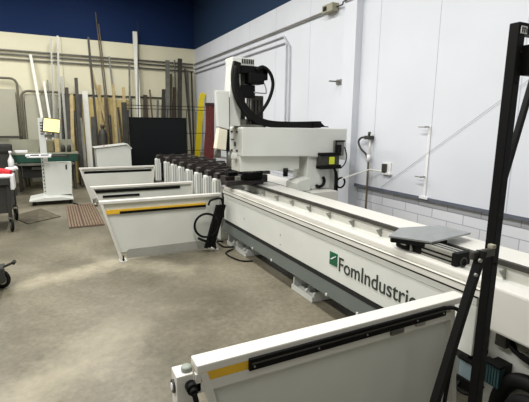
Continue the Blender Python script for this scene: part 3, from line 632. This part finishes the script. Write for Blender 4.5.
cyl = MB().lathe((1.12,11.15,0),[(.10,0),(.105,.03),(.105,1.3),(.085,1.4),(.04,1.45),(.04,1.48),(.05,1.49),(.05,1.56)],18).build('gas_cylinder', steel_d); tag(cyl, 'dark gas cylinder standing before the plywood behind the sloping cabinet', 'gas cylinder')
tag(MB().tube([(3.47,10.95,.0),(3.47,11.0,.3),(3.66,11.0,2.28),(3.72,11.0,2.42)],0,4,sq=(.012,.075),up=(0,1,0)).build('yellow_tube', yellow2), 'bright yellow flat tube leaning near the corner', 'tube')
tag(MB().tube([(3.55,11.3,.0),(3.72,11.3,2.1)],.04,10).build('grey_pipe', steel), 'grey pipe leaning just right of the yellow tube', 'pipe')
rs = thing('strap_bundle', 'bundle of dark red straps hanging on a stand beside the yellow tube', 'straps', (3.68,10.45,0))
q = MB()
for k in range(5): q.tube([(3.60+.055*k,10.4+.015*(k%2),2.10),(3.59+.053*k,10.42,1.5),(3.53+.055*k,10.42,.9),(3.52+.055*k,10.42,.3)],0,4,3,sq=(.012,.024),up=(0,1,0))
q.build('strap', red, rs); MB().box(3.57,3.79,10.37,10.46,2.06,2.14,.01).build('clamp', mat('dark_maroon', (52,24,26), .6, noise=.1), rs); MB().box(3.45,3.78,10.38,10.5,0,.3,.01).build('base', steel_d, rs)
sw = thing('corner_switch', 'small orange and white fitting on the white wall above the dark red straps', 'switch', (3.77,10.0,2.3))
MB().box(3.74,3.80,9.85,10.0,2.18,2.36,.006).build('box', whitep, sw); MB().box(3.72,3.745,9.90,9.96,2.30,2.36,.006).build('knob', yellow, sw)
tag(MB().box(3.76,3.80,11.88,11.96,1.95,2.06,.004).build('corner_bracket', whitep), 'tiny white clip in the corner of the hall', 'clip')
# ------------------------------------------------------------------ floor items
gm = thing('slatted_mat', 'brown slatted floor mat beside the far guards', 'mat', (.35,7.8,0))
q = MB()
for a0, a1 in ((.12,.33),(.345,.63)):
    n = 5 if a0 < .2 else 7
    for k in range(n): x = a0+(a1-a0)*k/n; q.box(x,x+(a1-a0)/n*.62,6.83,8.74,.008,.026)
q.build('slat', mat('mat_brown', (118,98,78), .8, noise=.2, nscale=15), gm); MB().box(.12,.635,6.83,8.74,0,.009).build('backing', mat('mat_dark', (72,60,48), .9, noise=.1), gm)
tag(MB().prism([(-.76,8.1),(-.46,7.40),(.02,7.78),(-.30,8.66)], 'Z', 0, .014, .003).build('rubber_mat', mat('mat_grey', (84,78,62), .9, noise=.45, nscale=9)), 'thin grey rubber mat lying askew on the floor in front of the kiosk', 'mat')
# carts at the left edge
ct = thing('work_cart', 'dark wheeled cart with red and white cloths at the left edge', 'cart', (-.9,7.2,0))
MB().box(-1.5,-.62,6.95,7.9,.70,.80,.008).build('tray', darkv, ct)
MB().box(-1.5,-.64,7.0,7.85,.28,.70,.006).build('shelf_box', darkv, ct)
for x, y in ((-.67,6.98),(-.67,7.82),(-1.48,6.98),(-1.48,7.82)):
    MB().box(x,x+.05,y,y+.05,.22,.72,.004).build('leg', darkv, ct)
    c_ = MB().torus((x+.03,y,.10),(1,.25,0),.078,.020,24).build('caster', blackr, ct)
    MB().cyl((x+.01,y,.10),(x+.05,y,.10),.05,14).prism([(y-.03,.08),(y+.03,.08),(y+.04,.24),(y-.03,.24)], 'X', x-.005, x+.005).prism([(y-.03,.08),(y+.03,.08),(y+.04,.24),(y-.03,.24)], 'X', x+.055, x+.065).build('fork', steel, c_)
tag(MB().box(-1.2,-.60,6.97,7.5,.80,.845,.02).box(-.612,-.56,7.0,7.3,.62,.84,.015).build('white_cloth', whitep), 'white cloth draped over the cart at the left edge', 'cloth')
tag(MB().tube([(-1.2,7.3,.88),(-.9,7.25,.90),(-.72,7.2,.88),(-.60,7.15,.855)],.045,10,5).build('red_cloth', redc), 'rolled red cloth on top of the white cloth', 'cloth')
tag(MB().tube([(-.66,7.28,.90),(-.58,7.22,.90),(-.52,7.2,.93)],.03,10,3).build('white_glove', whitep), 'white rag at the tip of the red cloth', 'rag')
lp = thing('floor_machine', 'dark upright machine at the left edge with a white bottle on it', 'machine', (-1.1,10.9,0))
MB().box(-1.5,-.86,10.75,11.0,0,.92,.01).box(-1.3,-.84,10.72,11.02,.92,1.12,.05).build('body', darkv, lp)
MB().box(-1.02,-.9,10.70,10.75,.3,.6,.01).build('front_plate', beige, lp)
tag(MB().lathe((-.86,10.55,.62),[(.055,0),(.06,.02),(.06,.16),(.02,.25),(.016,.30),(.03,.31),(.03,.36)],16).build('spray_bottle', whitep), 'white spray bottle in front of the dark machine at the left edge', 'bottle')
tag(MB().box(-.98,-.78,10.42,10.72,.60,.62,.004).box(-.93,-.88,10.5,10.55,0,.60).box(-.83,-.80,10.5,10.55,0,.60).build('stool', darkv), 'dark little stand carrying the white spray bottle', 'stand')
hc = thing('hand_cart', 'low dark trolley wheel at the left edge nearest the camera', 'trolley', (-.7,4.6,0))
wh = MB().torus((-.555,4.56,.095),(.5,.9,0),.078,.018,28).build('wheel', blackr, hc)
MB().cyl((-.575,4.52,.095),(-.535,4.60,.095),.05,18).build('wheel_hub', steel, wh)
MB().box(-1.2,-.52,4.50,4.64,.19,.225,.006).cyl((-.53,4.56,.21),(-.44,4.52,.255),.012,8).cyl((-.44,4.52,.245),(-.42,4.51,.275),.018,8).box(-.60,-.51,4.48,4.50,.08,.22,.004).build('fork', darkv, hc)
MB().box(-1.9,-.62,4.3,5.0,.225,.27,.006).build('deck', darkv, hc)
for x, y in ((-1.8,4.4),(-1.8,4.9)): MB().torus((x,y,.095),(1,0,0),.078,.018,24).box(x-.02,x+.02,y-.02,y+.02,.09,.23).build('wheel', blackr, hc)
